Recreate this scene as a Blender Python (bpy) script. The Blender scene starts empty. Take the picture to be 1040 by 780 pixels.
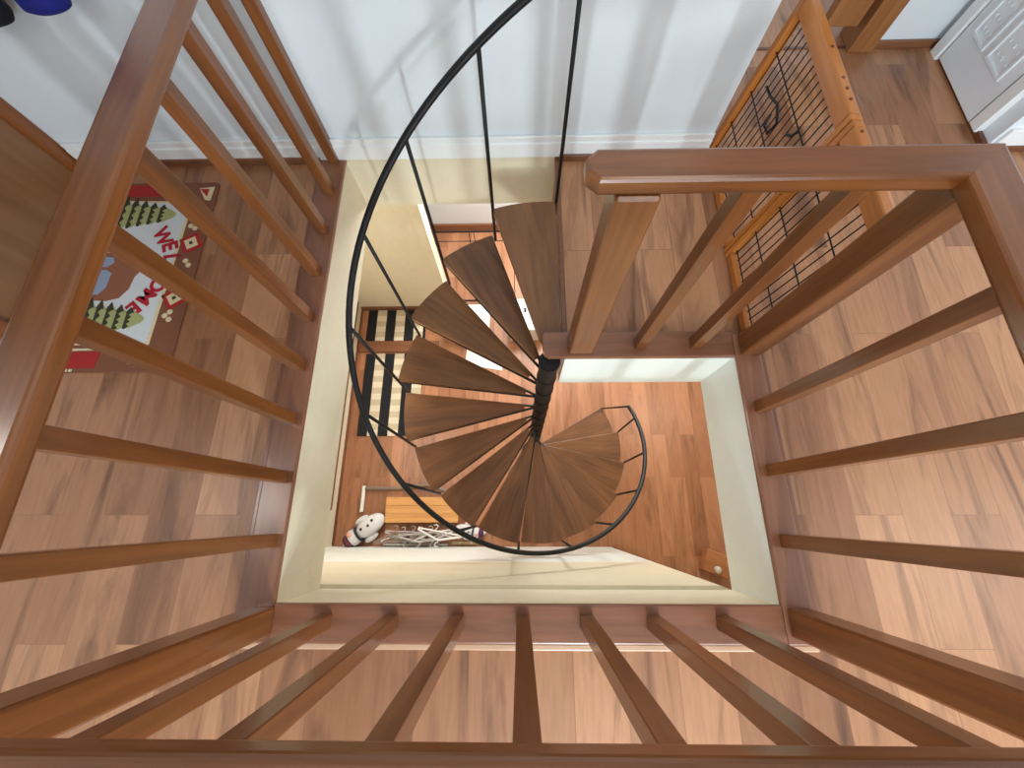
import bpy, bmesh, math, random
from mathutils import Vector, Matrix
random.seed(7)
C = bpy.context.scene.collection
PI = math.pi
H = 1.7          # eye height above the curb top (z = 0)
ZF = -0.02       # upper floor surface
ZL = -2.8        # lower floor surface

# ------------------------------------------------------------------ helpers
def lin(r, g, b):
    def f(c):
        c /= 255.0
        return c / 12.92 if c <= .04045 else ((c + .055) / 1.055) ** 2.4
    return (f(r), f(g), f(b), 1)

def new_mat(name):
    m = bpy.data.materials.new(name); m.use_nodes = True
    nt = m.node_tree; b = nt.nodes['Principled BSDF']
    return m, nt, b

def N(nt, t, **kw):
    n = nt.nodes.new(t)
    for k, v in kw.items():
        setattr(n, k, v)
    return n

def plain(name, col, rough=.5, metal=0, bump=0, bscale=60, var=0.0, spec=None):
    m, nt, b = new_mat(name)
    b.inputs['Roughness'].default_value = rough; b.inputs['Metallic'].default_value = metal
    if spec is not None: b.inputs['Specular IOR Level'].default_value = spec
    tc = N(nt, 'ShaderNodeTexCoord'); no = N(nt, 'ShaderNodeTexNoise')
    no.inputs['Scale'].default_value = bscale; no.inputs['Detail'].default_value = 5
    nt.links.new(tc.outputs['Object'], no.inputs['Vector'])
    mx = N(nt, 'ShaderNodeMix', data_type='RGBA')
    c2 = [max(0, c * (1 - var)) for c in col[:3]] + [1]
    mx.inputs['A'].default_value = col; mx.inputs['B'].default_value = c2
    nt.links.new(no.outputs['Fac'], mx.inputs['Factor'])
    nt.links.new(mx.outputs['Result'], b.inputs['Base Color'])
    if bump:
        bp = N(nt, 'ShaderNodeBump'); bp.inputs['Strength'].default_value = bump; bp.inputs['Distance'].default_value = .01
        nt.links.new(no.outputs['Fac'], bp.inputs['Height']); nt.links.new(bp.outputs['Normal'], b.inputs['Normal'])
    return m

def wood(name, light, dark, axis='Z', rough=.35, fine=38, blotch=.5, coat=.0, stretch=.06, pos=(.3, .72)):
    """varnished timber with grain running along the given object axis"""
    m, nt, b = new_mat(name)
    tc = N(nt, 'ShaderNodeTexCoord'); oi = N(nt, 'ShaderNodeObjectInfo')
    ad = N(nt, 'ShaderNodeVectorMath', operation='ADD')
    cb = N(nt, 'ShaderNodeVectorMath', operation='SCALE'); cb.inputs[0].default_value = (7.3, 5.1, 3.7)
    nt.links.new(oi.outputs['Random'], cb.inputs['Scale'])
    nt.links.new(tc.outputs['Object'], ad.inputs[0]); nt.links.new(cb.outputs[0], ad.inputs[1])
    mp = N(nt, 'ShaderNodeMapping')
    s = [1, 1, 1]; s['XYZ'.index(axis)] = stretch
    mp.inputs['Scale'].default_value = s
    nt.links.new(ad.outputs[0], mp.inputs['Vector'])
    n1 = N(nt, 'ShaderNodeTexNoise'); n1.inputs['Scale'].default_value = fine; n1.inputs['Detail'].default_value = 8
    n1.inputs['Roughness'].default_value = .6; n1.inputs['Distortion'].default_value = .6
    n2 = N(nt, 'ShaderNodeTexNoise'); n2.inputs['Scale'].default_value = fine * .22; n2.inputs['Detail'].default_value = 3
    n2.inputs['Distortion'].default_value = 1.2
    nt.links.new(mp.outputs[0], n1.inputs['Vector']); nt.links.new(mp.outputs[0], n2.inputs['Vector'])
    mm = N(nt, 'ShaderNodeMix', data_type='FLOAT'); mm.inputs['Factor'].default_value = blotch
    nt.links.new(n1.outputs['Fac'], mm.inputs['A']); nt.links.new(n2.outputs['Fac'], mm.inputs['B'])
    cr = N(nt, 'ShaderNodeValToRGB')
    cr.color_ramp.elements[0].position = pos[0]; cr.color_ramp.elements[0].color = dark
    cr.color_ramp.elements[1].position = pos[1]; cr.color_ramp.elements[1].color = light
    nt.links.new(mm.outputs['Result'], cr.inputs['Fac']); nt.links.new(cr.outputs['Color'], b.inputs['Base Color'])
    b.inputs['Roughness'].default_value = rough
    b.inputs['Coat Weight'].default_value = coat; b.inputs['Coat Roughness'].default_value = .2
    bp = N(nt, 'ShaderNodeBump'); bp.inputs['Strength'].default_value = .08; bp.inputs['Distance'].default_value = .005
    nt.links.new(n1.outputs['Fac'], bp.inputs['Height']); nt.links.new(bp.outputs['Normal'], b.inputs['Normal'])
    return m

def planks(name, c1, c2, streak, width=.19, length=1.25, rough=.38, offs=(0, 0), streak_amt=.75):
    """laminate boards running along Y"""
    m, nt, b = new_mat(name)
    tc = N(nt, 'ShaderNodeTexCoord')
    sp = N(nt, 'ShaderNodeSeparateXYZ'); nt.links.new(tc.outputs['Object'], sp.inputs[0])
    cm = N(nt, 'ShaderNodeCombineXYZ')
    ay = N(nt, 'ShaderNodeMath', operation='ADD'); ay.inputs[1].default_value = offs[1]
    ax = N(nt, 'ShaderNodeMath', operation='ADD'); ax.inputs[1].default_value = offs[0]
    nt.links.new(sp.outputs['Y'], ay.inputs[0]); nt.links.new(sp.outputs['X'], ax.inputs[0])
    nt.links.new(ay.outputs[0], cm.inputs['X']); nt.links.new(ax.outputs[0], cm.inputs['Y'])
    br = N(nt, 'ShaderNodeTexBrick'); br.offset = .37; br.offset_frequency = 2
    br.inputs['Scale'].default_value = 1; br.inputs['Brick Width'].default_value = length
    br.inputs['Row Height'].default_value = width; br.inputs['Mortar Size'].default_value = .0012
    br.inputs['Mortar Smooth'].default_value = .1
    br.inputs['Color1'].default_value = (0, 0, 0, 1); br.inputs['Color2'].default_value = (1, 1, 1, 1)
    br.inputs['Mortar'].default_value = (.5, .5, .5, 1)
    nt.links.new(cm.outputs[0], br.inputs['Vector'])
    # per-board offset so that the grain breaks at every seam
    rb = N(nt, 'ShaderNodeVectorMath', operation='SCALE'); rb.inputs['Scale'].default_value = 9.0
    nt.links.new(br.outputs['Color'], rb.inputs[0])
    ad = N(nt, 'ShaderNodeVectorMath', operation='ADD')
    nt.links.new(tc.outputs['Object'], ad.inputs[0]); nt.links.new(rb.outputs[0], ad.inputs[1])
    mp = N(nt, 'ShaderNodeMapping'); mp.inputs['Scale'].default_value = (1, .12, 1)
    nt.links.new(ad.outputs[0], mp.inputs['Vector'])
    n1 = N(nt, 'ShaderNodeTexNoise'); n1.inputs['Scale'].default_value = 5.5; n1.inputs['Detail'].default_value = 6
    n1.inputs['Distortion'].default_value = 2.2; n1.inputs['Roughness'].default_value = .6
    nt.links.new(mp.outputs[0], n1.inputs['Vector'])
    n2 = N(nt, 'ShaderNodeTexNoise'); n2.inputs['Scale'].default_value = 60; n2.inputs['Detail'].default_value = 4
    nt.links.new(mp.outputs[0], n2.inputs['Vector'])
    mx = N(nt, 'ShaderNodeMix', data_type='RGBA'); mx.inputs['A'].default_value = c1; mx.inputs['B'].default_value = c2
    nt.links.new(br.outputs['Color'], mx.inputs['Factor'])
    r1 = N(nt, 'ShaderNodeValToRGB'); r1.color_ramp.elements[0].position = .5; r1.color_ramp.elements[1].position = .74
    r1.color_ramp.elements[0].color = (0, 0, 0, 1); r1.color_ramp.elements[1].color = (streak_amt,) * 3 + (1,)
    nt.links.new(n1.outputs['Fac'], r1.inputs['Fac'])
    mx2 = N(nt, 'ShaderNodeMix', data_type='RGBA'); mx2.inputs['B'].default_value = streak
    nt.links.new(r1.outputs['Color'], mx2.inputs['Factor']); nt.links.new(mx.outputs['Result'], mx2.inputs['A'])
    r2 = N(nt, 'ShaderNodeValToRGB'); r2.color_ramp.elements[0].position = .35; r2.color_ramp.elements[1].position = .7
    r2.color_ramp.elements[0].color = (.86, .84, .82, 1); r2.color_ramp.elements[1].color = (1, 1, 1, 1)
    nt.links.new(n2.outputs['Fac'], r2.inputs['Fac'])
    mx3 = N(nt, 'ShaderNodeMix', data_type='RGBA', blend_type='MULTIPLY'); mx3.inputs['Factor'].default_value = 1
    nt.links.new(mx2.outputs['Result'], mx3.inputs['A']); nt.links.new(r2.outputs['Color'], mx3.inputs['B'])
    mx4 = N(nt, 'ShaderNodeMix', data_type='RGBA'); mx4.inputs['B'].default_value = lin(105, 70, 50)
    mq = N(nt, 'ShaderNodeMath', operation='MULTIPLY'); mq.inputs[1].default_value = .45
    nt.links.new(br.outputs['Fac'], mq.inputs[0])
    nt.links.new(mq.outputs[0], mx4.inputs['Factor']); nt.links.new(mx3.outputs['Result'], mx4.inputs['A'])
    nt.links.new(mx4.outputs['Result'], b.inputs['Base Color'])
    b.inputs['Roughness'].default_value = rough
    return m

def bm_new(): return bmesh.new()

def box(bm, lo, hi, bevel=0, seg=2):
    r = bmesh.ops.create_cube(bm, size=1)
    vs = r['verts']
    c = [(lo[i] + hi[i]) / 2 for i in range(3)]; d = [abs(hi[i] - lo[i]) for i in range(3)]
    for v in vs: v.co = Vector((c[0] + v.co.x * d[0], c[1] + v.co.y * d[1], c[2] + v.co.z * d[2]))
    if bevel:
        es = list({e for v in vs for e in v.link_edges})
        bmesh.ops.bevel(bm, geom=es, offset=bevel, segments=seg, profile=.5, affect='EDGES')
    return bm

def tube(bm, pts, r, seg=8, closed=False, flat=1.0, caps=True):
    pts = [Vector(p) for p in pts]; n = len(pts); rings = []
    up = None
    for i, p in enumerate(pts):
        if closed: t = pts[(i + 1) % n] - pts[i - 1]
        elif i == 0: t = pts[1] - p
        elif i == n - 1: t = p - pts[i - 1]
        else: t = pts[i + 1] - pts[i - 1]
        t.normalize()
        if up is None:
            up = Vector((0, 0, 1)) if abs(t.z) < .9 else Vector((1, 0, 0))
        u = (up - t * up.dot(t)).normalized(); w = t.cross(u); up = u
        rr = r[i] if isinstance(r, (list, tuple)) else r
        rings.append([bm.verts.new(p + (u * math.cos(a) * flat + w * math.sin(a)) * rr) for a in [2 * PI * k / seg for k in range(seg)]])
    m = n if closed else n - 1
    for i in range(m):
        a, b_ = rings[i], rings[(i + 1) % n]
        for k in range(seg):
            bm.faces.new((a[k], a[(k + 1) % seg], b_[(k + 1) % seg], b_[k]))
    if caps and not closed:
        bm.faces.new(rings[0][::-1]); bm.faces.new(rings[-1])
    return bm

def prism(bm, poly, z0, z1):
    lo = [bm.verts.new((x, y, z0)) for x, y in poly]; hi = [bm.verts.new((x, y, z1)) for x, y in poly]
    n = len(poly)
    bm.faces.new(lo[::-1]); bm.faces.new(hi)
    for i in range(n): bm.faces.new((lo[i], lo[(i + 1) % n], hi[(i + 1) % n], hi[i]))
    return bm

def loft(bm, secs, seg=20):
    """secs: (cx,cy,cz,rx,ry)"""
    rings = []
    for cx, cy, cz, rx, ry in secs:
        rings.append([bm.verts.new((cx + rx * math.cos(2 * PI * k / seg), cy + ry * math.sin(2 * PI * k / seg), cz)) for k in range(seg)])
    for a, b_ in zip(rings, rings[1:]):
        for k in range(seg): bm.faces.new((a[k], a[(k + 1) % seg], b_[(k + 1) % seg], b_[k]))
    bm.faces.new(rings[0][::-1]); bm.faces.new(rings[-1])
    return bm

def obj(name, bm, mats, parent=None, world=True, smooth=False, loc=None, rot=None):
    if parent is not None and world and loc is None:
        bmesh.ops.translate(bm, verts=bm.verts, vec=-Vector(parent.location) if parent.parent is None else -(Vector(parent.location) + Vector(parent.parent.location)))
    bmesh.ops.recalc_face_normals(bm, faces=bm.faces)
    me = bpy.data.meshes.new(name); bm.to_mesh(me); bm.free()
    if smooth:
        for p in me.polygons: p.use_smooth = True
    for m in (mats if isinstance(mats, (list, tuple)) else [mats]): me.materials.append(m)
    o = bpy.data.objects.new(name, me); C.objects.link(o)
    if parent is not None: o.parent = parent
    if loc is not None: o.location = loc
    if rot is not None: o.rotation_euler = rot
    return o

def tag(o, label, cat, group=None):
    o['label'] = label; o['category'] = cat
    if group: o['group'] = group
    return o

def thing(name, label, cat, loc=(0, 0, 0), rotz=0, group=None):
    o = bpy.data.objects.new(name, None); C.objects.link(o)
    o.location = loc; o.rotation_euler = (0, 0, rotz); o.empty_display_size = .1
    return tag(o, label, cat, group)

def struct(name, bm, mats, parent=None, smooth=False):
    o = obj(name, bm, mats, parent, smooth=smooth)
    if parent is None: o['kind'] = 'structure'
    return o

# ------------------------------------------------------------------ materials
M_floor = planks('laminate_upper', lin(194, 140, 100), lin(148, 98, 66), lin(92, 56, 36), streak_amt=.9)
M_floor_low = planks('laminate_lower', lin(182, 126, 90), lin(150, 98, 66), lin(96, 58, 36), width=.16, offs=(.3, .4), streak_amt=.7)
M_white = plain('white_wall_paint', lin(220, 227, 231), .55, var=.04, bscale=4)
M_skirt_white = plain('white_gloss_paint', lin(232, 234, 233), .3)
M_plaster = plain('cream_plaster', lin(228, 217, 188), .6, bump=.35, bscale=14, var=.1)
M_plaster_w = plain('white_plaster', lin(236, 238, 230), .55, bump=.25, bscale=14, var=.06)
RAIL = (lin(138, 82, 38), lin(88, 46, 17))
M_rail = {a: wood('rail_timber_' + a, RAIL[0], RAIL[1], a, .28, coat=.35) for a in 'XYZ'}
M_curb = {a: wood('curb_timber_' + a, lin(150, 98, 70), lin(108, 64, 42), a, .3, coat=.3) for a in 'XY'}
M_strip = wood('pale_edge_strip', lin(214, 178, 146), lin(190, 148, 116), 'X', .22)
M_tread = wood('dark_tread_timber', lin(140, 92, 52), lin(72, 42, 20), 'X', .42, fine=20, blotch=.4, coat=.05, stretch=.1, pos=(.3, .68))
M_iron = plain('black_iron', lin(20, 18, 18), .5, spec=.3)
M_pine = wood('orange_pine', lin(206, 132, 58), lin(170, 96, 34), 'Y', .3, coat=.2)
M_pineZ = wood('orange_pine_upright', lin(206, 132, 58), lin(170, 96, 34), 'Z', .3, coat=.2)
M_wire = plain('black_wire', lin(20, 18, 20), .4, metal=.4)
M_brown = wood('brown_skirting', lin(122, 70, 42), lin(84, 42, 22), 'Y', .35)
M_brownX = wood('brown_skirting_x', lin(140, 92, 62), lin(98, 58, 36), 'X', .35)
M_door = wood('brown_door_veneer', lin(148, 104, 66), lin(124, 82, 48), 'Z', .35, fine=18)
M_doortrim = wood('orange_brown_casing', lin(150, 88, 44), lin(112, 58, 24), 'Z', .35)
M_doorW = plain('white_door_paint', lin(226, 232, 236), .35)
M_jamb = wood('oak_jamb', lin(160, 108, 62), lin(116, 72, 38), 'Z', .35)

# ------------------------------------------------------------------ camera
f = 412.0; t = math.atan((523 - 390) / f); d = math.atan(8 / math.hypot(f, 133))
def ry(v): return Vector((v[0] * math.cos(d) + v[2] * math.sin(d), v[1], -v[0] * math.sin(d) + v[2] * math.cos(d)))
Fv, Uv, Rv = ry((0, math.sin(t), -math.cos(t))), ry((0, math.cos(t), math.sin(t))), ry((1, 0, 0))
cam = bpy.data.objects.new('camera', bpy.data.cameras.new('camera')); C.objects.link(cam)
cam.matrix_world = Matrix(((Rv.x, Uv.x, -Fv.x, 0), (Rv.y, Uv.y, -Fv.y, 0), (Rv.z, Uv.z, -Fv.z, H), (0, 0, 0, 1)))
cam.data.sensor_width = 36; cam.data.lens = f / 1040 * 36; cam.data.clip_start = .02
bpy.context.scene.camera = cam

# ------------------------------------------------------------------ the setting
XW, XE, YS, YN, YNOTCH, XL = -.945, .98, -.33, 1.85, .685, .212   # edges of the stairwell
def slab():
    bm = bm_new()
    for lo, hi in [((-2.5, -3.2, -.4), (XW, 2.6, ZF)), ((XW, -3.2, -.4), (XE, YS, ZF)), ((XE, -3.2, -.4), (3.6, 4.4, ZF)),
                   ((XL, YNOTCH, -.4), (XE, 4.4, ZF)), ((XW, YN, -.36), (XL, 2.6, ZF))]:
        box(bm, lo, hi)
    for fc in bm.faces:
        fc.normal_update(); c = fc.calc_center_median()
        if fc.normal.z > .5: fc.material_index = 0
        elif abs(c.x - XL) < .01 and abs(fc.normal.x) > .5: fc.material_index = 2
        elif abs(c.x - XE) < .01 or abs(c.y - YNOTCH) < .01: fc.material_index = 3
        else: fc.material_index = 1
    return bm
struct('floor', slab(), [M_floor, M_plaster, M_brownX, M_plaster_w])

# curb boards round the well (top at z = 0)
def curb(name, lo, hi, ax):
    struct(name, box(bm_new(), lo, hi, .006, 2), M_curb[ax])
CW = .12
curb('trim_1', (XW - CW, YS - CW, ZF - .002), (XW + .012, YN, 0), 'Y')
curb('trim_2', (XW + .012, YS - CW, ZF - .002), (XE - .012, YS + .012, 0), 'X')
curb('trim_3', (XE - .012, YS - CW, ZF - .002), (XE + CW - .02, YNOTCH + .1, 0), 'Y')
bm = bm_new()
prism(bm, [(.135, YNOTCH - .012), (XE - .012, YNOTCH - .012), (XE - .012, YNOTCH + .115), (.118, YNOTCH + .115), (.107, YNOTCH + .1), (.107, YNOTCH + .03), (.114, YNOTCH + .002)], ZF - .002, 0)
bmesh.ops.bevel(bm, geom=[e for e in bm.edges if e.verts[0].co.z > -.001 and e.verts[1].co.z > -.001], offset=.006, segments=2, profile=.5, affect='EDGES')
struct('trim_4', bm, M_curb['X'])
struct('trim_5', box(bm_new(), (XW - CW, YS - CW - .022, ZF), (XE + CW - .02, YS - CW, ZF + .012), .004), M_strip)
struct('trim_6', box(bm_new(), (XW - CW - .02, YS - CW, ZF), (XW - CW, YN, ZF + .01), .004), M_curb['Y'])
struct('trim_7', box(bm_new(), (XE + CW - .02, YS - CW, ZF), (XE + CW + .002, YNOTCH + .1, ZF + .01), .004), M_curb['Y'])
struct('trim_8', box(bm_new(), (XL - .012, YNOTCH + .115, ZF - .03), (XL + .012, YN, ZF + .006), .004), M_brownX)

# upper walls
struct('wall_north', box(bm_new(), (-2.45, YN, -.02), (1.0, YN + .12, 2.5)), M_white)
struct('wall_west', box(bm_new(), (-2.6, -3.2, ZF), (-2.45, YN + .12, 2.5)), M_white)
bm = bm_new(); box(bm, (-2.39, YN - .016, -.004), (XL + .79, YN, .118), .004); box(bm, (-2.39, YN - .022, -.004), (XL + .79, YN, .085), .006)
struct('baseboard_north', bm, M_skirt_white)
struct('trim_9', box(bm_new(), (-2.39, YN - .03, ZF), (XW - CW, YN - .018, .022), .004), M_brownX)
struct('trim_10', box(bm_new(), (XL + .01, YN - .036, ZF), (1.0, YN - .022, .018), .004), M_brownX)
# north-east corridor
struct('wall_corridor', box(bm_new(), (2.08, 2.65, ZF), (2.48, 2.77, 2.5)), M_white)
struct('wall_east', box(bm_new(), (2.48, 1.98, ZF), (2.6, 2.77, 2.5)), M_white)
struct('wall_northeast', box(bm_new(), (2.48, 1.86, ZF), (3.6, 1.98, 2.5)), M_white)
struct('baseboard_corridor', box(bm_new(), (2.08, 2.632, ZF), (2.48, 2.65, .02), .004), M_brownX)
struct('baseboard_east', box(bm_new(), (2.455, 1.87, ZF), (2.48, 2.63, .01), .003), M_brown)
bm = bm_new(); box(bm, (2.5, 1.842, ZF + .03), (3.6, 1.86, .1), .004)
struct('baseboard_northeast', bm, M_skirt_white)
struct('trim_11', box(bm_new(), (2.47, 1.835, ZF), (3.6, 1.86, .012), .003), M_brownX)
struct('trim_12', box(bm_new(), (1.0, 2.64, ZF), (1.95, 2.66, ZF + .004)), M_brown)

# west door (flush brown leaf with a timber casing)
w = thing('door_1', 'flush brown wooden door', 'door', (-2.45, 1.32, ZF)); w['kind'] = 'structure'
for k in ('label', 'category'): del w[k]
obj('leaf', box(bm_new(), (-2.47, .86, ZF + .006), (-2.425, 1.78, 2.05), .003), M_door, w)
bm = bm_new(); box(bm, (-2.46, 1.78, ZF), (-2.40, YN, 2.12), .006); box(bm, (-2.46, .78, ZF), (-2.40, .86, 2.12), .006); box(bm, (-2.46, .78, 2.06), (-2.40, YN, 2.14), .006)
obj('casing', bm, M_doortrim, w)
bm = bm_new(); tube(bm, [(-2.425, .93, 1.0), (-2.37, .93, 1.0), (-2.37, .98, 1.0), (-2.37, 1.05, 1.0)], .011)
obj('handle', bm, plain('door_steel', lin(150, 148, 140), .3, metal=1), w)

# white corridor door on the east wall
w = thing('door_2', 'white panel door', 'door', (2.48, 2.2, ZF)); w['kind'] = 'structure'
for k in ('label', 'category'): del w[k]
obj('leaf', box(bm_new(), (2.445, 2.03, ZF + .015), (2.485, 2.52, 2.05), .003), M_doorW, w)
bm = bm_new()
for y0, y1, z0, z1 in [(2.10, 2.28, .16, 1.0), (2.32, 2.47, .16, 1.0), (2.10, 2.28, 1.1, 1.9), (2.32, 2.47, 1.1, 1.9)]:
    box(bm, (2.436, y0, z0), (2.447, y0 + .018, z1), .003); box(bm, (2.436, y1 - .018, z0), (2.447, y1, z1), .003)
    box(bm, (2.436, y0 + .018, z0), (2.447, y1 - .018, z0 + .018), .003); box(bm, (2.436, y0 + .018, z1 - .018), (2.447, y1 - .018, z1), .003)
    n = 14
    for k in range(n):                       # beaded rows pressed into the panel
        zz = z0 + .05 + k * (z1 - z0 - .1) / (n - 1)
        for yy in (y0 + .045, (y0 + y1) / 2, y1 - .045):
            box(bm, (2.441, yy - .004, zz - .006), (2.447, yy + .004, zz + .006))
obj('panel_moulding', bm, M_doorW, w)
bm = bm_new(); box(bm, (2.43, 2.53, ZF), (2.485, 2.60, 2.12), .004); box(bm, (2.44, 1.95, ZF + .02), (2.485, 2.02, 2.12), .004)
box(bm, (2.43, 1.95, 2.06), (2.485, 2.60, 2.13), .004)
obj('casing', bm, M_skirt_white, w)

# brown timber doorway to the next room
w = thing('door_3', 'timber doorway', 'door', (2.0, 2.65, ZF)); w['kind'] = 'structure'
for k in ('label', 'category'): del w[k]
obj('jamb', box(bm_new(), (1.95, 2.60, ZF), (2.09, 2.78, 2.1), .006), M_jamb, w)
obj('leaf', box(bm_new(), (1.74, 2.63, .1), (1.925, 2.69, 2.0), .006), M_jamb, w)

# lower storey
struct('floor_lower', box(bm_new(), (-3.2, -1.6, ZL - .1), (4.0, 4.4, ZL)), M_floor_low)
struct('wall_lower_west', box(bm_new(), (-2.1, -.42, ZL), (-1.95, 2.57, -.4)), M_plaster)
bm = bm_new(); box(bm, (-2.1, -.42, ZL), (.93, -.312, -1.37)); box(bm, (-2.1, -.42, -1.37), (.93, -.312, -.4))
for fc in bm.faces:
    if fc.calc_center_median().z > -1.36: fc.material_index = 1  # white lower half puts the lower room's window light into the colour
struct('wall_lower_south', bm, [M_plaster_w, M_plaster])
bm = bm_new(); prism(bm, [(.93, -.312), (2.5, -.95), (2.5, -1.08), (.93, -.42)], ZL, -.4)
struct('wall_lower_southeast', bm, M_plaster)
bm = bm_new(); prism(bm, [(.95, -.308), (2.5, -.938), (2.5, -.952), (.95, -.322)], ZL, ZL + .05)
struct('baseboard_southeast', bm, M_brownX)
bm = bm_new(); box(bm, (-2.1, 2.45, ZL), (-.9, 2.57, -.4)); box(bm, (-.92, 2.44, ZL), (-.83, 2.58, -.4), .006)
struct('wall_lower_north', bm, M_plaster)
struct('wall_lower_far', box(bm_new(), (-1.6, 3.62, ZL), (3.4, 3.74, -.4)), M_white)
struct('baseboard_far', box(bm_new(), (-1.6, 3.595, ZL), (3.4, 3.62, ZL + .12), .005), M_brownX)
struct('wall_lower_east', box(bm_new(), (3.3, -1.6, ZL), (3.4, 3.62, -.4)), M_plaster_w)
struct('baseboard_west', box(bm_new(), (-1.95, -.3, ZL), (-1.935, 2.45, ZL + .032), .004), M_brown)
struct('trim_13', box(bm_new(), (-1.95, .05, ZL + .16), (-1.935, 2.45, ZL + .30), .004), M_brown)
struct('baseboard_north_lower', box(bm_new(), (-1.95, 2.425, ZL), (-.92, 2.45, ZL + .06), .004), M_brownX)
struct('trim_14', box(bm_new(), (-1.93, 1.86, ZL), (-.95, 2.0, ZL + .03), .006), M_brownX)

# ------------------------------------------------------------------ wooden balustrade
B = thing('stair_railing', 'brown varnished wooden railing with square balusters on three sides of the stairwell', 'railing', (0, 0, 0))
ZT, ZB = .99, .942
xw, ys, xe, yn = -.968, -.377, 1.03, .742
def mitred(poly, ax):
    """plan outline with mitred ends; only the long edges are rounded"""
    bm = bm_new(); prism(bm, poly, ZB, ZT)
    a = 'XYZ'.index(ax)
    es = [e for e in bm.edges if abs((e.verts[0].co - e.verts[1].co)[a]) > .6]
    bmesh.ops.bevel(bm, geom=es, offset=.011, segments=3, profile=.5, affect='EDGES')
    return obj('handrail', bm, M_rail[ax], B)
xwo, xwi, yso, ysi, xeo, xei, yno, yni = xw - .052, xw + .054, ys - .05, ys + .05, xe + .056, xe - .056, yn + .046, yn - .046
mitred([(xwo, yso), (xwi, ysi), (xwi, YN), (xwo, YN)], 'Y')
mitred([(xwo, yso), (xeo, yso), (xei, ysi), (xwi, ysi)], 'X')
mitred([(xeo, yso), (xeo, yno), (xei, yni), (xei, ysi)], 'Y')
def chamfered():
    x0, c = .152, .028
    bm = bm_new()
    prism(bm, [(x0 + c, yni), (xei, yni), (xeo, yno), (x0 + c, yno), (x0, yno - c), (x0, yni + c)], ZB, ZT)
    cut = lambda e: all(v.co.x > xei - .001 for v in e.verts)
    bmesh.ops.bevel(bm, geom=[e for e in bm.edges if abs(e.verts[0].co.z - e.verts[1].co.z) < .001 and not cut(e)], offset=.009, segments=2, profile=.5, affect='EDGES')
    return bm
obj('handrail', chamfered(), M_rail['X'], B)
bal_me = None
def post(name, x, y, w_, z1=ZB, wy=None):
    wy = wy or w_
    bm = box(bm_new(), (-w_ / 2, -wy / 2, 0), (w_ / 2, wy / 2, z1), .003 if w_ < .06 else .008, 2)
    return obj(name, bm, M_rail['Z'], B, loc=(x, y, 0))
first = post('baluster', -.99, 1.62, .049)
def bal(x, y):
    o = first.copy(); C.objects.link(o); o.parent = B; o.location = (x, y, 0); return o
for k in range(1, 8): bal(-.99 + .001 * k, 1.62 - .245 * k)
for x in (-.729, -.480, -.234, .010, .246, .490, .744): bal(x, ys)
for y in (.440, .172, -.096): bal(1.03, y)
for x in (.547, .795): bal(x, .737)
obj('baluster', box(bm_new(), (-1.02, 1.805, 0), (-.968, YN, ZB), .003), M_rail['Z'], B)
post('newel_post', xw - .004, ys, .095); post('newel_post', xe + .0, ys, .095)
post('newel_post', xe + .005, .725, .095); post('newel_post', .276, .732, .108, wy=.09)

# ------------------------------------------------------------------ spiral staircase
cx, cy, R = .14, .672, .88
S = thing('spiral_staircase', 'spiral staircase with dark wooden wedge treads and thin black iron handrail around a central pole', 'staircase', (cx, cy, ZL))
nT, pitch, rise, a0 = 14, 21.75, .2, 87.0
bm = bm_new(); tube(bm, [(0, 0, .0), (0, 0, 2.765)], .047, 24); tube(bm, [(0, 0, 0), (0, 0, .02)], .11, 24)
obj('pole', bm, M_iron, S, loc=(0, 0, 0), smooth=False)
def tread_poly(w):
    h = math.radians(w) / 2
    pts = [(.105, -.014), ]
    hw = R * math.sin(h) - .0085; h = math.asin(hw / R)
    for k in range(13):
        a = -h + 2 * h * k / 12
        pts.append((R * math.cos(a), R * math.sin(a)))
    pts.append((.105, .014))
    return pts
def tread_bm(w):
    bm = bm_new(); prism(bm, tread_poly(w), -.03, 0)
    bmesh.ops.bevel(bm, geom=[e for e in bm.edges if e.verts[0].co.z > -.001 and e.verts[1].co.z > -.001], offset=.003, segments=2, profile=.5, affect='EDGES')
    return bm
def bracket_bm(w):
    bm = bm_new(); h = math.radians(w) / 2
    for s in (-1, 1):
        tube(bm, [(.05, s * .006, -.037), ((R - .01) * math.cos(h), s * (R - .01) * math.sin(h), -.037)], .008, 6)
    tube(bm, [((R - .008) * math.cos(-h + 2 * h * k / 8), (R - .008) * math.sin(-h + 2 * h * k / 8), -.037) for k in range(9)], .008, 6)
    tube(bm, [(0, 0, -.045), (0, 0, -.025)], .051, 20)
    return bm
t0 = obj('tread', tread_bm(pitch), M_tread, S, loc=(0, 0, 0))
b0 = obj('bracket', bracket_bm(pitch - 1.9), M_iron, t0, loc=(0, 0, 0))
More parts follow.
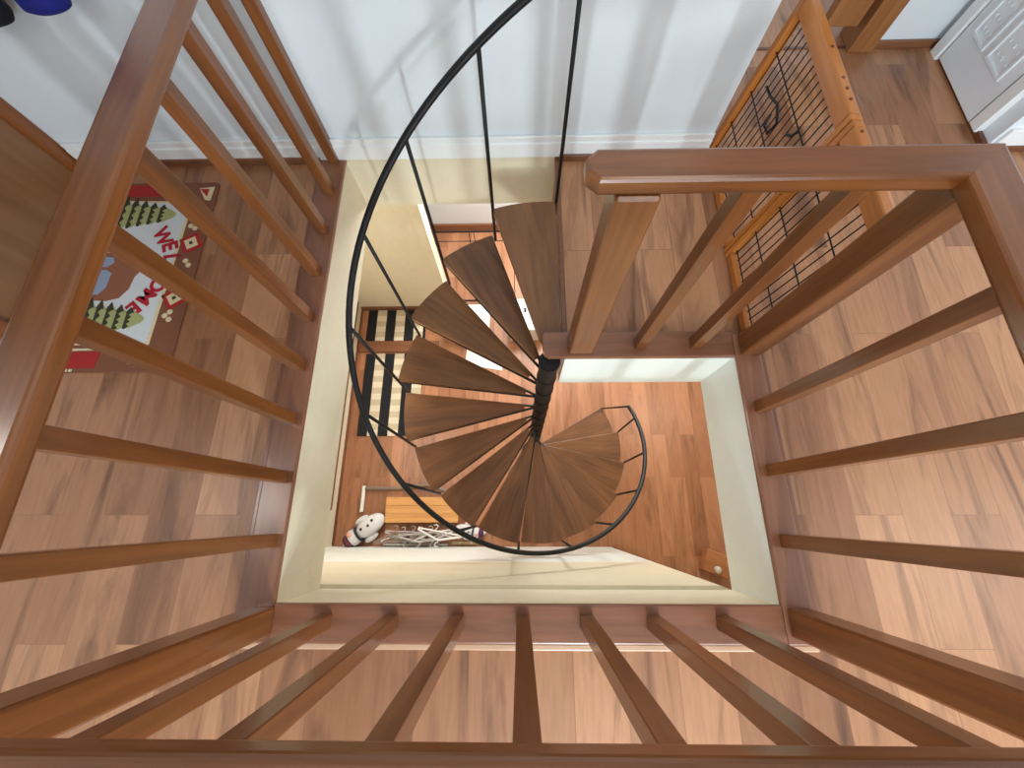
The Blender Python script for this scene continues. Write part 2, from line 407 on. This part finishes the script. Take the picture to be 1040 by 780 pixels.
# the top tread meets the landing with a straight side
bm = bm_new(); al = math.radians(a0 + pitch - .8); arc = [math.pi / 2 - .062 + (al - math.pi / 2 + .062) * k / 12 for k in range(13)]
prism(bm, [(.058, .085)] + [(R * math.cos(a), R * math.sin(a)) for a in arc] + [(-.045, .10)], -.03, 0)
bmesh.ops.bevel(bm, geom=[e for e in bm.edges if e.verts[0].co.z > -.001 and e.verts[1].co.z > -.001], offset=.003, segments=2, profile=.5, affect='EDGES')
ca, sa = math.cos(math.radians(-(a0 + pitch / 2 - .3))), math.sin(math.radians(-(a0 + pitch / 2 - .3)))
for v in bm.verts: v.co = Vector((v.co.x * ca - v.co.y * sa, v.co.x * sa + v.co.y * ca, v.co.z))
ttop = obj('tread', bm, M_tread, S, loc=(0, 0, 0)); btop = b0.copy(); C.objects.link(btop); btop.parent = ttop
for k in range(nT):
    if k == 0: o, b_ = ttop, btop
    elif k == 1: o, b_ = t0, b0
    else:
        o = t0.copy(); C.objects.link(o); o.parent = S
        b_ = b0.copy(); C.objects.link(b_); b_.parent = o
    o.location = (0, 0, -ZL - .02 - rise * k); o.rotation_euler = (0, 0, math.radians(a0 + pitch / 2 - .3 + pitch * k))
def rz(ang): return .85 - .0097 * (ang - 98)      # handrail height at an angle
bm = bm_new()
tube(bm, [((R + .001) * math.cos(math.radians(a)), (R + .001) * math.sin(math.radians(a)), rz(a) - ZL) for a in [86 + k * 3 for k in range(98)]], .017, 10, flat=.8)
obj('handrail', bm, M_iron, S, loc=(0, 0, 0), smooth=True)
for k in range(nT + 1):
    a = a0 - .8 + pitch * k if k < nT else a0 + pitch * nT - 1
    x, y = (R + .001) * math.cos(math.radians(a)), (R + .001) * math.sin(math.radians(a))
    zb = -.02 - rise * min(k, nT - 1) - .05
    if k in (0,): zb = -.12
    top = (0, 0, rz(a) - ZL)
    if k == nT:
        e = math.radians(377); top = ((R + .001) * math.cos(e) - x, (R + .001) * math.sin(e) - y, rz(377) - ZL)
    bm = bm_new(); tube(bm, [(0, 0, zb - ZL), top], .0085, 8)
    obj('spindle', bm, M_iron, S, loc=(x, y, 0), smooth=True)

# ------------------------------------------------------------------ pet gate
G = thing('pet_gate', 'orange pine pet gate with black wire mesh on landing behind the short railing', 'gate', (1.03, 0, ZF))
G.rotation_euler = (0, math.atan(.068 / .66), 0)     # it leans slightly outward
def gp(name, bm, m, smooth=False): return obj(name, bm, m, G, loc=(0, 0, 0), smooth=smooth)
GT, GI = .715, .652
def gate_panel(y0, y1, s0, s1):
    gp('stile', box(bm_new(), (-.02, y0, 0), (.02, y0 + s0, GT), .005), M_pineZ)
    gp('stile', box(bm_new(), (-.02, y1 - s1, 0), (.02, y1, GT), .005), M_pineZ)
    gp('frame_rail', box(bm_new(), (-.02, y0 + s0, .01), (.02, y1 - s1, .05), .005), M_pine)
    gp('frame_rail', box(bm_new(), (-.02, y0 + s0, GI), (.02, y1 - s1, GT), .005), M_pine)
    bm = bm_new()
    for z in (.065, .2, .35, .515, .645): tube(bm, [(0, y0 + s0 - .006, z), (0, y1 - s1 + .006, z)], .003, 6)
    n = max(3, round((y1 - y0 - s0 - s1) / .042))
    for k in range(n + 1):
        y = y0 + s0 + .008 + k * (y1 - y0 - s0 - s1 - .016) / n
        tube(bm, [(.004, y, .04), (.004, y, .66)], .0026, 6)
    gp('wire_mesh', bm, M_wire)
gate_panel(1.222, 1.875, .026, .036); gate_panel(.777, 1.219, .016, .026)
gp('frame_rail', box(bm_new(), (.024, 1.13, .63), (.055, 1.70, .69), .006), M_pine)
gp('frame_rail', box(bm_new(), (.024, .81, .63), (.06, 1.12, .69), .006), M_pine)
for y in (1.31, 1.36, 1.41, 1.17, 1.56):
    bm = bm_new(); tube(bm, [(0, y, GT - .006), (0, y, GT + .0025)], .006, 8); gp('screw', bm, M_brown)
bm = bm_new(); tube(bm, [(-.008, 1.745, .44), (-.008, 1.68, .445), (-.012, 1.60, .47), (-.012, 1.53, .445), (-.012, 1.54, .39), (-.012, 1.59, .385), (-.012, 1.60, .43)], .006, 6)
gp('latch', bm, M_wire)
bm = bm_new(); tube(bm, [(-.008, 1.44, .47), (-.008, 1.41, .49), (-.008, 1.40, .52)], .006, 6); gp('hook', bm, M_wire)

# ------------------------------------------------------------------ christmas door mat
MC = {k: plain('mat_' + k, c, .95, bump=.4, bscale=220, var=.15) for k, c in dict(brown=lin(128, 78, 54), red=lin(170, 36, 34), white=lin(214, 216, 216), cream=lin(224, 204, 164), green=lin(170, 172, 112), dark=lin(58, 56, 34), ginger=lin(150, 92, 66), blue=lin(150, 164, 186), text=lin(178, 22, 40)).items()}
W = thing('door_mat', 'brown festive mat with WELCOME in red letters on the left landing floor', 'mat', (-1.95, 1.16, ZF))
zt = ZF + .008
bm = bm_new(); prism(bm, [(-2.40, .62), (-1.60, .62), (-1.60, 1.70), (-2.40, 1.70)], ZF, zt)
bmesh.ops.bevel(bm, geom=[e for e in bm.edges if abs(e.verts[0].co.z - e.verts[1].co.z) > .001], offset=.02, segments=3, profile=.5, affect='EDGES')
obj('rug_base', bm, MC['brown'], W)
bm = bm_new(); prism(bm, [(-2.40, .755), (-1.725, .755), (-1.715, 1.47), (-1.78, 1.575), (-2.40, 1.595)], zt, zt + .002)
obj('centre_border', bm, MC['cream'], W)
bm = bm_new(); prism(bm, [(-2.39, .768), (-1.74, .768), (-1.73, 1.465), (-1.788, 1.562), (-2.39, 1.582)], zt, zt + .003)
obj('centre_panel', bm, MC['white'], W)
zp = zt + .003
def tree(yc, hw):
    bm = bm_new(); bd = bm_new()
    n = 5
    for k in range(n):
        xa = -2.075 + k * .052; ww = hw * (1 - .12 * k)
        prism(bm, [(xa, yc - ww), (xa + .02, yc - ww * 1.05), (xa + .075, yc - ww * .35), (xa + .085, yc), (xa + .075, yc + ww * .35), (xa + .02, yc + ww * 1.05), (xa, yc + ww)], zp, zp + .001 + .0004 * k)
        m = 4; left = []; right = []
        for j in range(2 * m + 1):
            yy = yc - ww * 1.1 + j * 2.2 * ww / (2 * m)
            left.append((xa - .006, yy)); right.append((xa + (.022 if j % 2 else .006), yy))
        prism(bd, left[::-1] + right, zp, zp + .0018 + .0004 * k)
        prism(bd, [(xa - .012, yc + ww * .8), (xa + .03, yc + ww * .75), (xa + .008, yc + ww * 1.45)], zp, zp + .002 + .0004 * k)
    obj('tree_pattern', bm, MC['green'], W); obj('tree_shading', bd, MC['dark'], W)
tree(1.49, .085); tree(.885, .085)
bm = bm_new(); prism(bm, [(-2.09, .99), (-2.0, .985), (-1.94, 1.0), (-1.905, 1.05), (-1.895, 1.12), (-1.86, 1.17), (-1.88, 1.22), (-1.95, 1.25), (-2.09, 1.26)], zp, zp + .002)
obj('house_pattern', bm, MC['ginger'], W)
bm = bm_new()
prism(bm, [(-2.12, 1.02), (-2.05, 1.02), (-2.02, 1.06), (-2.015, 1.14), (-2.05, 1.16), (-2.12, 1.15)], zp, zp + .003)
prism(bm, [(-2.12, 1.18), (-2.05, 1.175), (-2.02, 1.2), (-2.03, 1.23), (-2.12, 1.24)], zp, zp + .003)
obj('window_pattern', bm, MC['blue'], W)
# lettering on an arc
dg = None
tmp = bm_new()
for ch, ang, r_ in zip('WELCOME', (33, 20.5, 8.5, -4, -16, -29, -42), (.335, .355, .36, .36, .345, .335, .335)):
    cu = bpy.data.curves.new('lettering', 'FONT'); cu.body = ch; cu.size = .105; cu.align_x = 'CENTER'; cu.align_y = 'CENTER'; cu.extrude = .001; cu.offset = .0035
    to = bpy.data.objects.new('lettering', cu); C.objects.link(to)
    bpy.context.view_layer.update()
    me = bpy.data.meshes.new_from_object(to.evaluated_get(bpy.context.evaluated_depsgraph_get()))
    a = math.radians(ang)
    me.transform(Matrix.Translation((-2.1 + r_ * math.cos(a), 1.17 + r_ * math.sin(a), zp + .001)) @ Matrix.Rotation(a - PI / 2, 4, 'Z'))
    tmp.from_mesh(me)
    bpy.data.objects.remove(to); bpy.data.curves.remove(cu); bpy.data.meshes.remove(me)
obj('lettering', tmp, MC['text'], W)
def gift(x, y, s, rot):
    def sq(h): return [(x + h * math.cos(rot + PI / 4 + k * PI / 2), y + h * math.sin(rot + PI / 4 + k * PI / 2)) for k in range(4)]
    bm = bm_new(); prism(bm, sq(s), zt, zt + .002); prism(bm, sq(s * .6), zt, zt + .003); prism(bm, sq(s * .18), zt, zt + .004)
    for fc in bm.faces:
        z = fc.calc_center_median().z
        r_ = (Vector((fc.calc_center_median().x - x, fc.calc_center_median().y - y))).length
        zm = max(v.co.z for v in fc.verts)
        fc.material_index = 0 if zm < zt + .0025 else (1 if zm < zt + .0035 else 2)
    obj('gift_pattern', bm, [MC['red'], MC['cream'], MC['dark']], W)
gift(-1.662, 1.315, .068, .5); gift(-1.668, 1.0, .068, .6)
bm = bm_new()
for x, y in [(-1.665, 1.21), (-1.645, 1.185), (-1.69, 1.42), (-1.665, 1.405), (-1.69, .905), (-1.665, .885), (-1.67, .925)]:
    prism(bm, [(x + .014 * math.cos(2 * PI * k / 8), y + .014 * math.sin(2 * PI * k / 8)) for k in range(8)], zt, zt + .002)
for xx in range(4): prism(bm, [(-2.13 + xx * .022, .624), (-2.115 + xx * .022, .624), (-2.115 + xx * .022, .636), (-2.13 + xx * .022, .636)], zt, zt + .002)
prism(bm, [(-1.80, .66), (-1.64, .63), (-1.62, .69), (-1.79, .69)], zt, zt + .002)
prism(bm, [(-1.70, 1.66), (-1.62, 1.67), (-1.625, 1.58), (-1.655, 1.585)], zt, zt + .002)
prism(bm, [(-1.88, .70), (-1.84, .715), (-1.88, .735)], zt, zt + .002)
prism(bm, [(-2.14, .725), (-1.97, .728), (-1.97, .738), (-2.14, .738)], zt, zt + .002)
obj('cream_pattern', bm, MC['cream'], W)
bm = bm_new(); prism(bm, [(-2.12, .64), (-1.95, .64), (-1.94, .72), (-2.11, .72)], zt, zt + .003); prism(bm, [(-2.3, 1.615), (-1.78, 1.61), (-1.84, 1.68), (-2.3, 1.69)], zt, zt + .003)
prism(bm, [(-1.695, 1.655), (-1.645, 1.655), (-1.648, 1.605)], zt, zt + .003)
obj('red_pattern', bm, MC['red'], W)

# ------------------------------------------------------------------ coats hanging top left
def coat(name, x, hem, mat, label, w_):
    T = thing(name, label, 'coat', (x, YN, hem))
    bm = bm_new(); yc = YN - .085
    secs = []
    for k in range(9):
        u = k / 8; z = hem + (1.52 - hem) * u
        secs.append((x + .008 * math.sin(5 * u), yc, z, w_ * (1 - .12 * u if u < .85 else .7), .075 - .015 * u))
    secs.insert(0, (x, yc, hem, w_ * .9, .05)); secs[1] = (x, yc, hem + .02, w_, .075)
    secs.append((x, yc + .02, 1.58, w_ * .35, .04))
    loft(bm, secs, 24)
    obj('body', bm, mat, T, smooth=True)
    for s in (-1, 1):
        bm = bm_new(); tube(bm, [(x + s * w_ * .6, yc - .01, 1.48), (x + s * w_ * .66, yc - .055, 1.25), (x + s * w_ * .66, yc - .065, hem + .28)], [.035, .036, .032], 12)
        obj('sleeve', bm, mat, T, smooth=True)
    bm = bm_new(); tube(bm, [(x, YN, 1.66), (x, YN - .05, 1.66), (x, YN - .05, 1.57)], .005, 6)
    obj('hanging_hook', bm, M_wire, T)
coat('coat', -1.70, .745, plain('royal_blue_cloth', lin(22, 34, 140), .8, var=.2), 'royal blue coat hanging on the white wall, hem at top left', .085)
coat('coat', -2.01, .705, plain('navy_black_cloth', lin(16, 18, 34), .8, var=.2), 'black navy coat hanging left of the blue coat on white wall', .14)

# ------------------------------------------------------------------ lower floor things
def stripe_mat(name, x0, x1, y0, y1, label, skew=0, z=ZL):
    m, nt, b = new_mat('striped_cotton_' + str(round(y0, 2)))
    tc = N(nt, 'ShaderNodeTexCoord'); sp = N(nt, 'ShaderNodeSeparateXYZ'); nt.links.new(tc.outputs['Object'], sp.inputs[0])
    def sq(out, freq, off):
        a = N(nt, 'ShaderNodeMath', operation='MULTIPLY_ADD'); a.inputs[1].default_value = freq; a.inputs[2].default_value = off
        nt.links.new(out, a.inputs[0])
        fr = N(nt, 'ShaderNodeMath', operation='FRACT'); nt.links.new(a.outputs[0], fr.inputs[0])
        g = N(nt, 'ShaderNodeMath', operation='GREATER_THAN'); g.inputs[1].default_value = .5; nt.links.new(fr.outputs[0], g.inputs[0])
        return g
    gx = sq(sp.outputs['X'], 4.35, -x0 * 4.35); gy = sq(sp.outputs['Y'], 7, .1)
    mxa = N(nt, 'ShaderNodeMix', data_type='RGBA'); mxa.inputs['A'].default_value = lin(214, 202, 178); mxa.inputs['B'].default_value = lin(190, 174, 146)
    nt.links.new(gy.outputs[0], mxa.inputs['Factor'])
    mxb = N(nt, 'ShaderNodeMix', data_type='RGBA'); mxb.inputs['A'].default_value = lin(16, 16, 18)
    nt.links.new(gx.outputs[0], mxb.inputs['Factor']); nt.links.new(mxa.outputs['Result'], mxb.inputs['B'])
    nt.links.new(mxb.outputs['Result'], b.inputs['Base Color']); b.inputs['Roughness'].default_value = .9
    bm = bm_new(); nx, ny = 10, 14; g = []
    for j in range(ny + 1):
        g.append([bm.verts.new((x0 + (x1 - x0) * i / nx + skew * j / ny, y0 + (y1 - y0) * j / ny, z + .011 + .003 * math.sin(i * 1.3 + j * .7))) for i in range(nx + 1)])
    for j in range(ny):
        for i in range(nx): bm.faces.new((g[j][i], g[j][i + 1], g[j + 1][i + 1], g[j + 1][i]))
    r = bmesh.ops.extrude_face_region(bm, geom=bm.faces[:])
    for v in r['geom']:
        if isinstance(v, bmesh.types.BMVert): v.co.z = z
    o = obj(name, bm, m); tag(o, label, 'mat')
stripe_mat('striped_mat', -1.83, -1.14, .845, 1.84, 'larger black and cream striped mat on the lower floor, beside spiral stair')
stripe_mat('striped_mat', -1.86, -1.14, 2.01, 2.42, 'shorter black and cream striped mat against the lower cream wall')

# wire gate in the lower doorway
G2 = thing('wire_gate', 'black wire gate in the lower doorway seen behind the upper treads', 'gate', (-.3, 2.55, ZL))
bm = bm_new()
x0, x1, zt2 = -.82, .35, -1.5
for z in (ZL + .01, zt2 - .14, zt2): tube(bm, [(x0, 2.55, z), (x1, 2.55, z)], .009 if z in (zt2, ZL + .01) else .004, 6)
for k in range(4):
    x = x0 + .02 + k * (x1 - x0 - .04) / 3
    tube(bm, [(x, 2.55, ZL), (x, 2.55, zt2)], .009 if k in (0, 3) else .004, 6)
tube(bm, [(-.47, 2.55, ZL), (-.47, 2.55, zt2)], .004, 6)
obj('wire_mesh', bm, M_wire, G2)
for x in (x0, x1): obj('foot', tube(bm_new(), [(x, 2.40, ZL + .01), (x, 2.70, ZL + .01)], .009, 6), M_wire, G2)

# pine crate
M_pale = wood('pale_pine', lin(222, 166, 100), lin(190, 128, 66), 'X', .45)
P_ = thing('pine_crate', 'low pale pine crate on the lower floor against white wall', 'crate', (-1.15, .06, ZL))
ang = -.04
bm = bm_new()
for k in range(3): box(bm, (-1.40, -.075 + k * .085, ZL + .08), (-.64, -.075 + k * .085 + .083, ZL + .10), .003)
obj('lid', bm, M_pale, P_)
for lo, hi in [((-1.39, -.07, ZL), (-1.37, .165, ZL + .08)), ((-.67, -.07, ZL), (-.65, .165, ZL + .08)), ((-1.37, -.07, ZL), (-.67, -.055, ZL + .08)), ((-1.37, .15, ZL), (-.67, .165, ZL + .08))]:
    obj('side_panel', box(bm_new(), lo, hi, .002), M_pale, P_)
# metal rack frame by the crate
M_wp = plain('white_plastic', lin(226, 222, 216), .35)
M_gb = plain('grey_brown_bar', lin(128, 108, 96), .4)
T = thing('rack_frame', 'thin white metal frame with a grey bar behind the pine crate', 'rack', (-1.4, .25, ZL))
bm = bm_new(); tube(bm, [(-1.68, .03, ZL + .02), (-1.68, .30, ZL + .02)], .02, 10); obj('white_tube', bm, M_wp, T)
bm = bm_new(); tube(bm, [(-1.66, .275, ZL + .02), (-1.3, .27, ZL + .03), (-1.0, .31, ZL + .02), (-.72, .22, ZL + .02)], .02, 8); obj('bar', bm, M_gb, T)

# plush toys
def plush(name, base, rot, scale, label, cap):
    T = thing(name, label, 'toy', base, rot)
    M_pw = plain('plush_white', lin(222, 220, 220), .95, bump=.5, bscale=90, var=.08)
    M_sp = plain('plush_spot', lin(40, 44, 60), .9); M_cap = plain('plush_cap_' + cap[0], cap[1], .9, var=.2); M_face = plain('plush_face', lin(222, 160, 140), .9)
    def ell(bm, c, r):
        q = bmesh.ops.create_uvsphere(bm, u_segments=18, v_segments=12, radius=1)
        for v in q['verts']: v.co = Vector((c[0] + v.co.x * r[0], c[1] + v.co.y * r[1], c[2] + v.co.z * r[2])) * scale
        return bm
    obj('body', ell(bm_new(), (.15, 0, .075), (.15, .085, .075)), M_pw, T, loc=(0, 0, 0), smooth=True)
    obj('head', ell(bm_new(), (-.03, 0, .07), (.075, .075, .068)), M_pw, T, loc=(0, 0, 0), smooth=True)
    bm = bm_new(); tube(bm, [Vector((.02 + .0 * k, .062 * math.cos(2 * PI * k / 16), .07 + .062 * math.sin(2 * PI * k / 16))) * scale for k in range(16)], .012 * scale, 8, closed=True)
    obj('scarf', bm, M_sp, T, loc=(0, 0, 0), smooth=True)
    obj('cap', ell(bm_new(), (-.085, -.005, .072), (.05, .07, .066)), M_cap, T, loc=(0, 0, 0), smooth=True)
    obj('pompom', ell(bm_new(), (-.14, -.02, .05), (.03, .03, .03)), M_pw, T, loc=(0, 0, 0), smooth=True)
    obj('nose', ell(bm_new(), (-.035, .03, .135), (.025, .022, .016)), M_face, T, loc=(0, 0, 0), smooth=True)
    for p in ((.08, .01, .146), (.15, 0, .148), (.2, .02, .144)): obj('button', ell(bm_new(), p, (.013, .013, .008)), M_sp, T, loc=(0, 0, 0), smooth=True)
    for s in (-1, 1): obj('arm', ell(bm_new(), (.1, s * .095, .05), (.07, .03, .03)), M_pw, T, loc=(0, 0, 0), smooth=True)
plush('plush_toy', (-1.68, -.20, ZL), math.radians(36), 1.1, 'white plush snowman toy with dark cap beside the pine crate', ('maroon', lin(96, 44, 60)))
plush('plush_toy', (-.47, -.17, ZL), math.radians(170), .7, 'small white plush toy with maroon cap right of the hangers pile', ('plum', lin(92, 40, 84)))

# clothes hangers in a heap
def hanger_bm(r=.0095):
    bm = bm_new()
    tube(bm, [(-.22, 0, 0), (.22, 0, 0), (.225, .012, 0), (.02, .075, 0), (0, .08, 0), (-.02, .075, 0), (-.225, .012, 0)], r, 6, closed=True)
    tube(bm, [(0, .08, 0), (0, .10, 0), (.02, .11, 0), (.025, .13, 0), (.01, .142, 0), (-.015, .138, 0)], r * .6, 6)
    return bm
hang = [(-1.22, -.262, 2, 0), (-1.05, -.255, -4, 1), (-.92, -.25, 5, 0), (-1.12, -.25, -7, 1), (-.98, -.19, 172, 2), (-.9, -.17, 187, 0), (-1.15, -.165, 178, 1), (-1.25, -.245, 8, 2), (-.84, -.235, 6, 0), (-1.0, -.18, 184, 1), (-.8, -.16, 170, 0)]
hm = [M_wp, plain('grey_plastic', lin(176, 168, 164), .4), plain('taupe_plastic', lin(140, 118, 108), .4)]
where = ['lowest', 'second', 'third', 'fourth', 'fifth', 'sixth', 'seventh', 'eighth', 'ninth', 'tenth', 'topmost']
hc = ['white', 'pale grey', 'taupe']
h0 = [hanger_bm() for _ in range(3)]
hmesh = []
for k in range(3):
    o = obj('clothes_hanger', h0[k], hm[k]); hmesh.append(o)
used = [False] * 3
for k, (x, y, a, c) in enumerate(hang):
    if not used[c]: o = hmesh[c]; used[c] = True
    else: o = hmesh[c].copy(); C.objects.link(o)
    o.location = (x, y, ZL + .01 + .0195 * k); o.rotation_euler = (0, 0, math.radians(a))
    tag(o, '%s plastic clothes hanger, %s in the heap beside the pine crate' % (hc[c], where[k] if k in (0, 10) else where[k] + ' from the bottom'), 'hanger', 'clothes hangers heaped by the white wall')
T = thing('white_rod', 'long white plastic rod lying in front of the hangers along white wall', 'rod', (-1.05, -.298, ZL))
bm = bm_new(); tube(bm, [(-1.40, -.293, ZL + .012), (-.76, -.293, ZL + .012)], .012, 10); obj('tube', bm, M_wp, T)
for x in (-1.405, -.755):
    bm = bm_new(); tube(bm, [(x - .012, -.293, ZL + .013), (x + .012, -.293, ZL + .013)], .0135, 10); obj('end_cap', bm, hm[1], T)
T = thing('wood_batten', 'tan wooden batten with two screws in front of the hanger heap', 'batten', (-.56, -.275, ZL))
bm = box(bm_new(), (-.70, -.293, ZL), (-.42, -.258, ZL + .02), .003); obj('board', bm, wood('tan_batten', lin(176, 146, 106), lin(150, 118, 82), 'X'), T)
for x in (-.62, -.5):
    bm = bm_new(); tube(bm, [(x, -.275, ZL + .018), (x, -.275, ZL + .023)], .008, 8); obj('screw', bm, M_wp, T)

# south-east corner: small brown box with a pale knob
T = thing('small_box', 'small brown box with pale knob in the lower right corner under the stairwell edge', 'box', (1.9, -.5, ZL), math.radians(-20))
obj('body', box(bm_new(), (-.09, -.05, 0), (.15, .16, .12), .01), wood('box_brown', lin(176, 116, 72), lin(140, 84, 48), 'X'), T, loc=(0, 0, 0))
bm = bm_new(); q = bmesh.ops.create_uvsphere(bm, u_segments=14, v_segments=10, radius=.035)
for v in q['verts']: v.co = Vector((.03 + v.co.x, .0 + v.co.y, .14 + v.co.z * 1.2))
obj('knob', bm, plain('pale_grey_knob', lin(190, 184, 170), .3), T, loc=(0, 0, 0), smooth=True)

# pale things glimpsed between the treads
def sheet(name, pts, z0, z1, mat, label, cat):
    o = obj(name, prism(bm_new(), pts, z0, z1), mat); tag(o, label, cat)
sheet('paper_sheet', [(-.64, 1.70), (-.2, 1.62), (-.18, 1.86), (-.62, 1.94)], ZL, ZL + .004, M_wp, 'white paper sheet on the lower floor glimpsed between third and fourth treads', 'paper')
T = thing('storage_box', 'white lidded storage box glimpsed between the second and third treads', 'box', (-.6, 2.2, ZL))
obj('body', box(bm_new(), (-.78, 2.06, ZL), (-.36, 2.34, ZL + .22), .012), plain('grey_tub', lin(150, 152, 156), .4), T)
obj('lid', box(bm_new(), (-.8, 2.04, ZL + .22), (-.34, 2.36, ZL + .25), .01), M_wp, T)
T = thing('cardboard_box', 'white box with dark hand slot glimpsed between the two highest treads', 'box', (.08, 2.25, ZL))
obj('body', box(bm_new(), (-.1, 2.0, ZL), (.3, 2.4, ZL + .3), .008), plain('white_card', lin(222, 214, 204), .6), T)
obj('hand_slot', box(bm_new(), (.06, 2.22, ZL + .299), (.09, 2.28, ZL + .303), .001), M_iron, T)

# ------------------------------------------------------------------ shell behind the camera
struct('ceiling', box(bm_new(), (-2.6, -3.32, 2.5), (3.72, 4.4, 2.6)), M_white)
bm = bm_new(); WX0, WX1, WZ0, WZ1 = -.3, 3.0, .75, 2.15
box(bm, (-2.6, -3.32, ZF), (WX0, -3.2, 2.5)); box(bm, (WX1, -3.32, ZF), (3.72, -3.2, 2.5)); box(bm, (WX0, -3.32, ZF), (WX1, -3.2, WZ0)); box(bm, (WX0, -3.32, WZ1), (WX1, -3.2, 2.5))
struct('wall_south', bm, M_white)
bm = bm_new()
for x in (WX0, .78, 1.87, WX1 - .05): box(bm, (x, -3.29, WZ0), (x + .05, -3.23, WZ1))
for z in (WZ0, WZ1 - .05): box(bm, (WX0, -3.29, z), (WX1, -3.23, z + .05))
struct('window_1', bm, M_skirt_white)

# ------------------------------------------------------------------ light
wd = bpy.data.worlds.new('world'); bpy.context.scene.world = wd; wd.use_nodes = True
bg = wd.node_tree.nodes['Background']; bg.inputs[0].default_value = (.80, .90, 1.0, 1); bg.inputs[1].default_value = 1.0
def area(name, loc, target, sx, sy, power, col=(1, 1, 1)):
    l = bpy.data.lights.new(name, 'AREA'); l.shape = 'RECTANGLE'; l.size = sx; l.size_y = sy; l.energy = power; l.color = col
    o = bpy.data.objects.new(name, l); C.objects.link(o); o.location = loc
    o.rotation_euler = (Vector(target) - Vector(loc)).to_track_quat('-Z', 'Y').to_euler()
    return o
area('south_window_light', (1.35, -3.42, 1.5), (.9, 1.8, 1.2), 3.2, 1.4, 122, (.80, .92, 1))
area('sky_gap_light', (.75, -3.8, 2.3), (0, 1.8, .4), .2, .4, 70, (.80, .92, 1))
area('low_streak_light', (.45, -3.6, 1.15), (0, 1.8, .6), .1, .4, 80, (.80, .92, 1))  # added low down to throw baluster streaks on the north wall
area('ceiling_fill_light', (.8, .7, 2.45), (.8, .7, 0), .7, .7, 7, (1, .95, .86))  # overhead fill added for the stairwell faces, no fitting behind it
area('west_fill_light', (-2.25, .1, 1.9), (1.0, .2, -.3), .4, .4, 8, (1, .95, .88))  # made-up fill from the west to brighten the east fascia
area('under_floor_fill', (-1.3, .9, -.62), (1.0, .3, -.2), .3, .3, 5, (1, .98, .94))  # unseen fill added below the slab, aimed up at the east fascia
area('east_fill_light', (3.5, -.4, 1.9), (1.6, .1, 0), 1.2, 1.0, 22, (1, .95, .86))  # fill added to lift the east floor; no window stands here
area('lower_room_lamp', (2.2, 1.6, -.45), (2.2, 1.6, ZL), .5, .5, 17, (1, .90, .76))
area('lower_west_lamp', (-1.42, 1.0, -.46), (-1.42, 1.0, ZL), .6, .6, 17, (1, .97, .93))
area('lower_north_lamp', (.3, 3.1, -.45), (.3, 3.1, ZL), .6, .6, 60, (1, .98, .97))
area('lower_north_window', (.9, 3.3, -1.1), (.1, -.3, -2.5), 1.0, 1.0, 72, (.92, .98, 1))

vs = bpy.context.scene.view_settings
vs.view_transform = 'Standard'; vs.look = 'None'; vs.gamma = 1; vs.exposure = 0; vs.use_curve_mapping = False
bpy.context.scene.cycles.sample_clamp_indirect = 2.0
bpy.context.scene.cycles.caustics_reflective = False
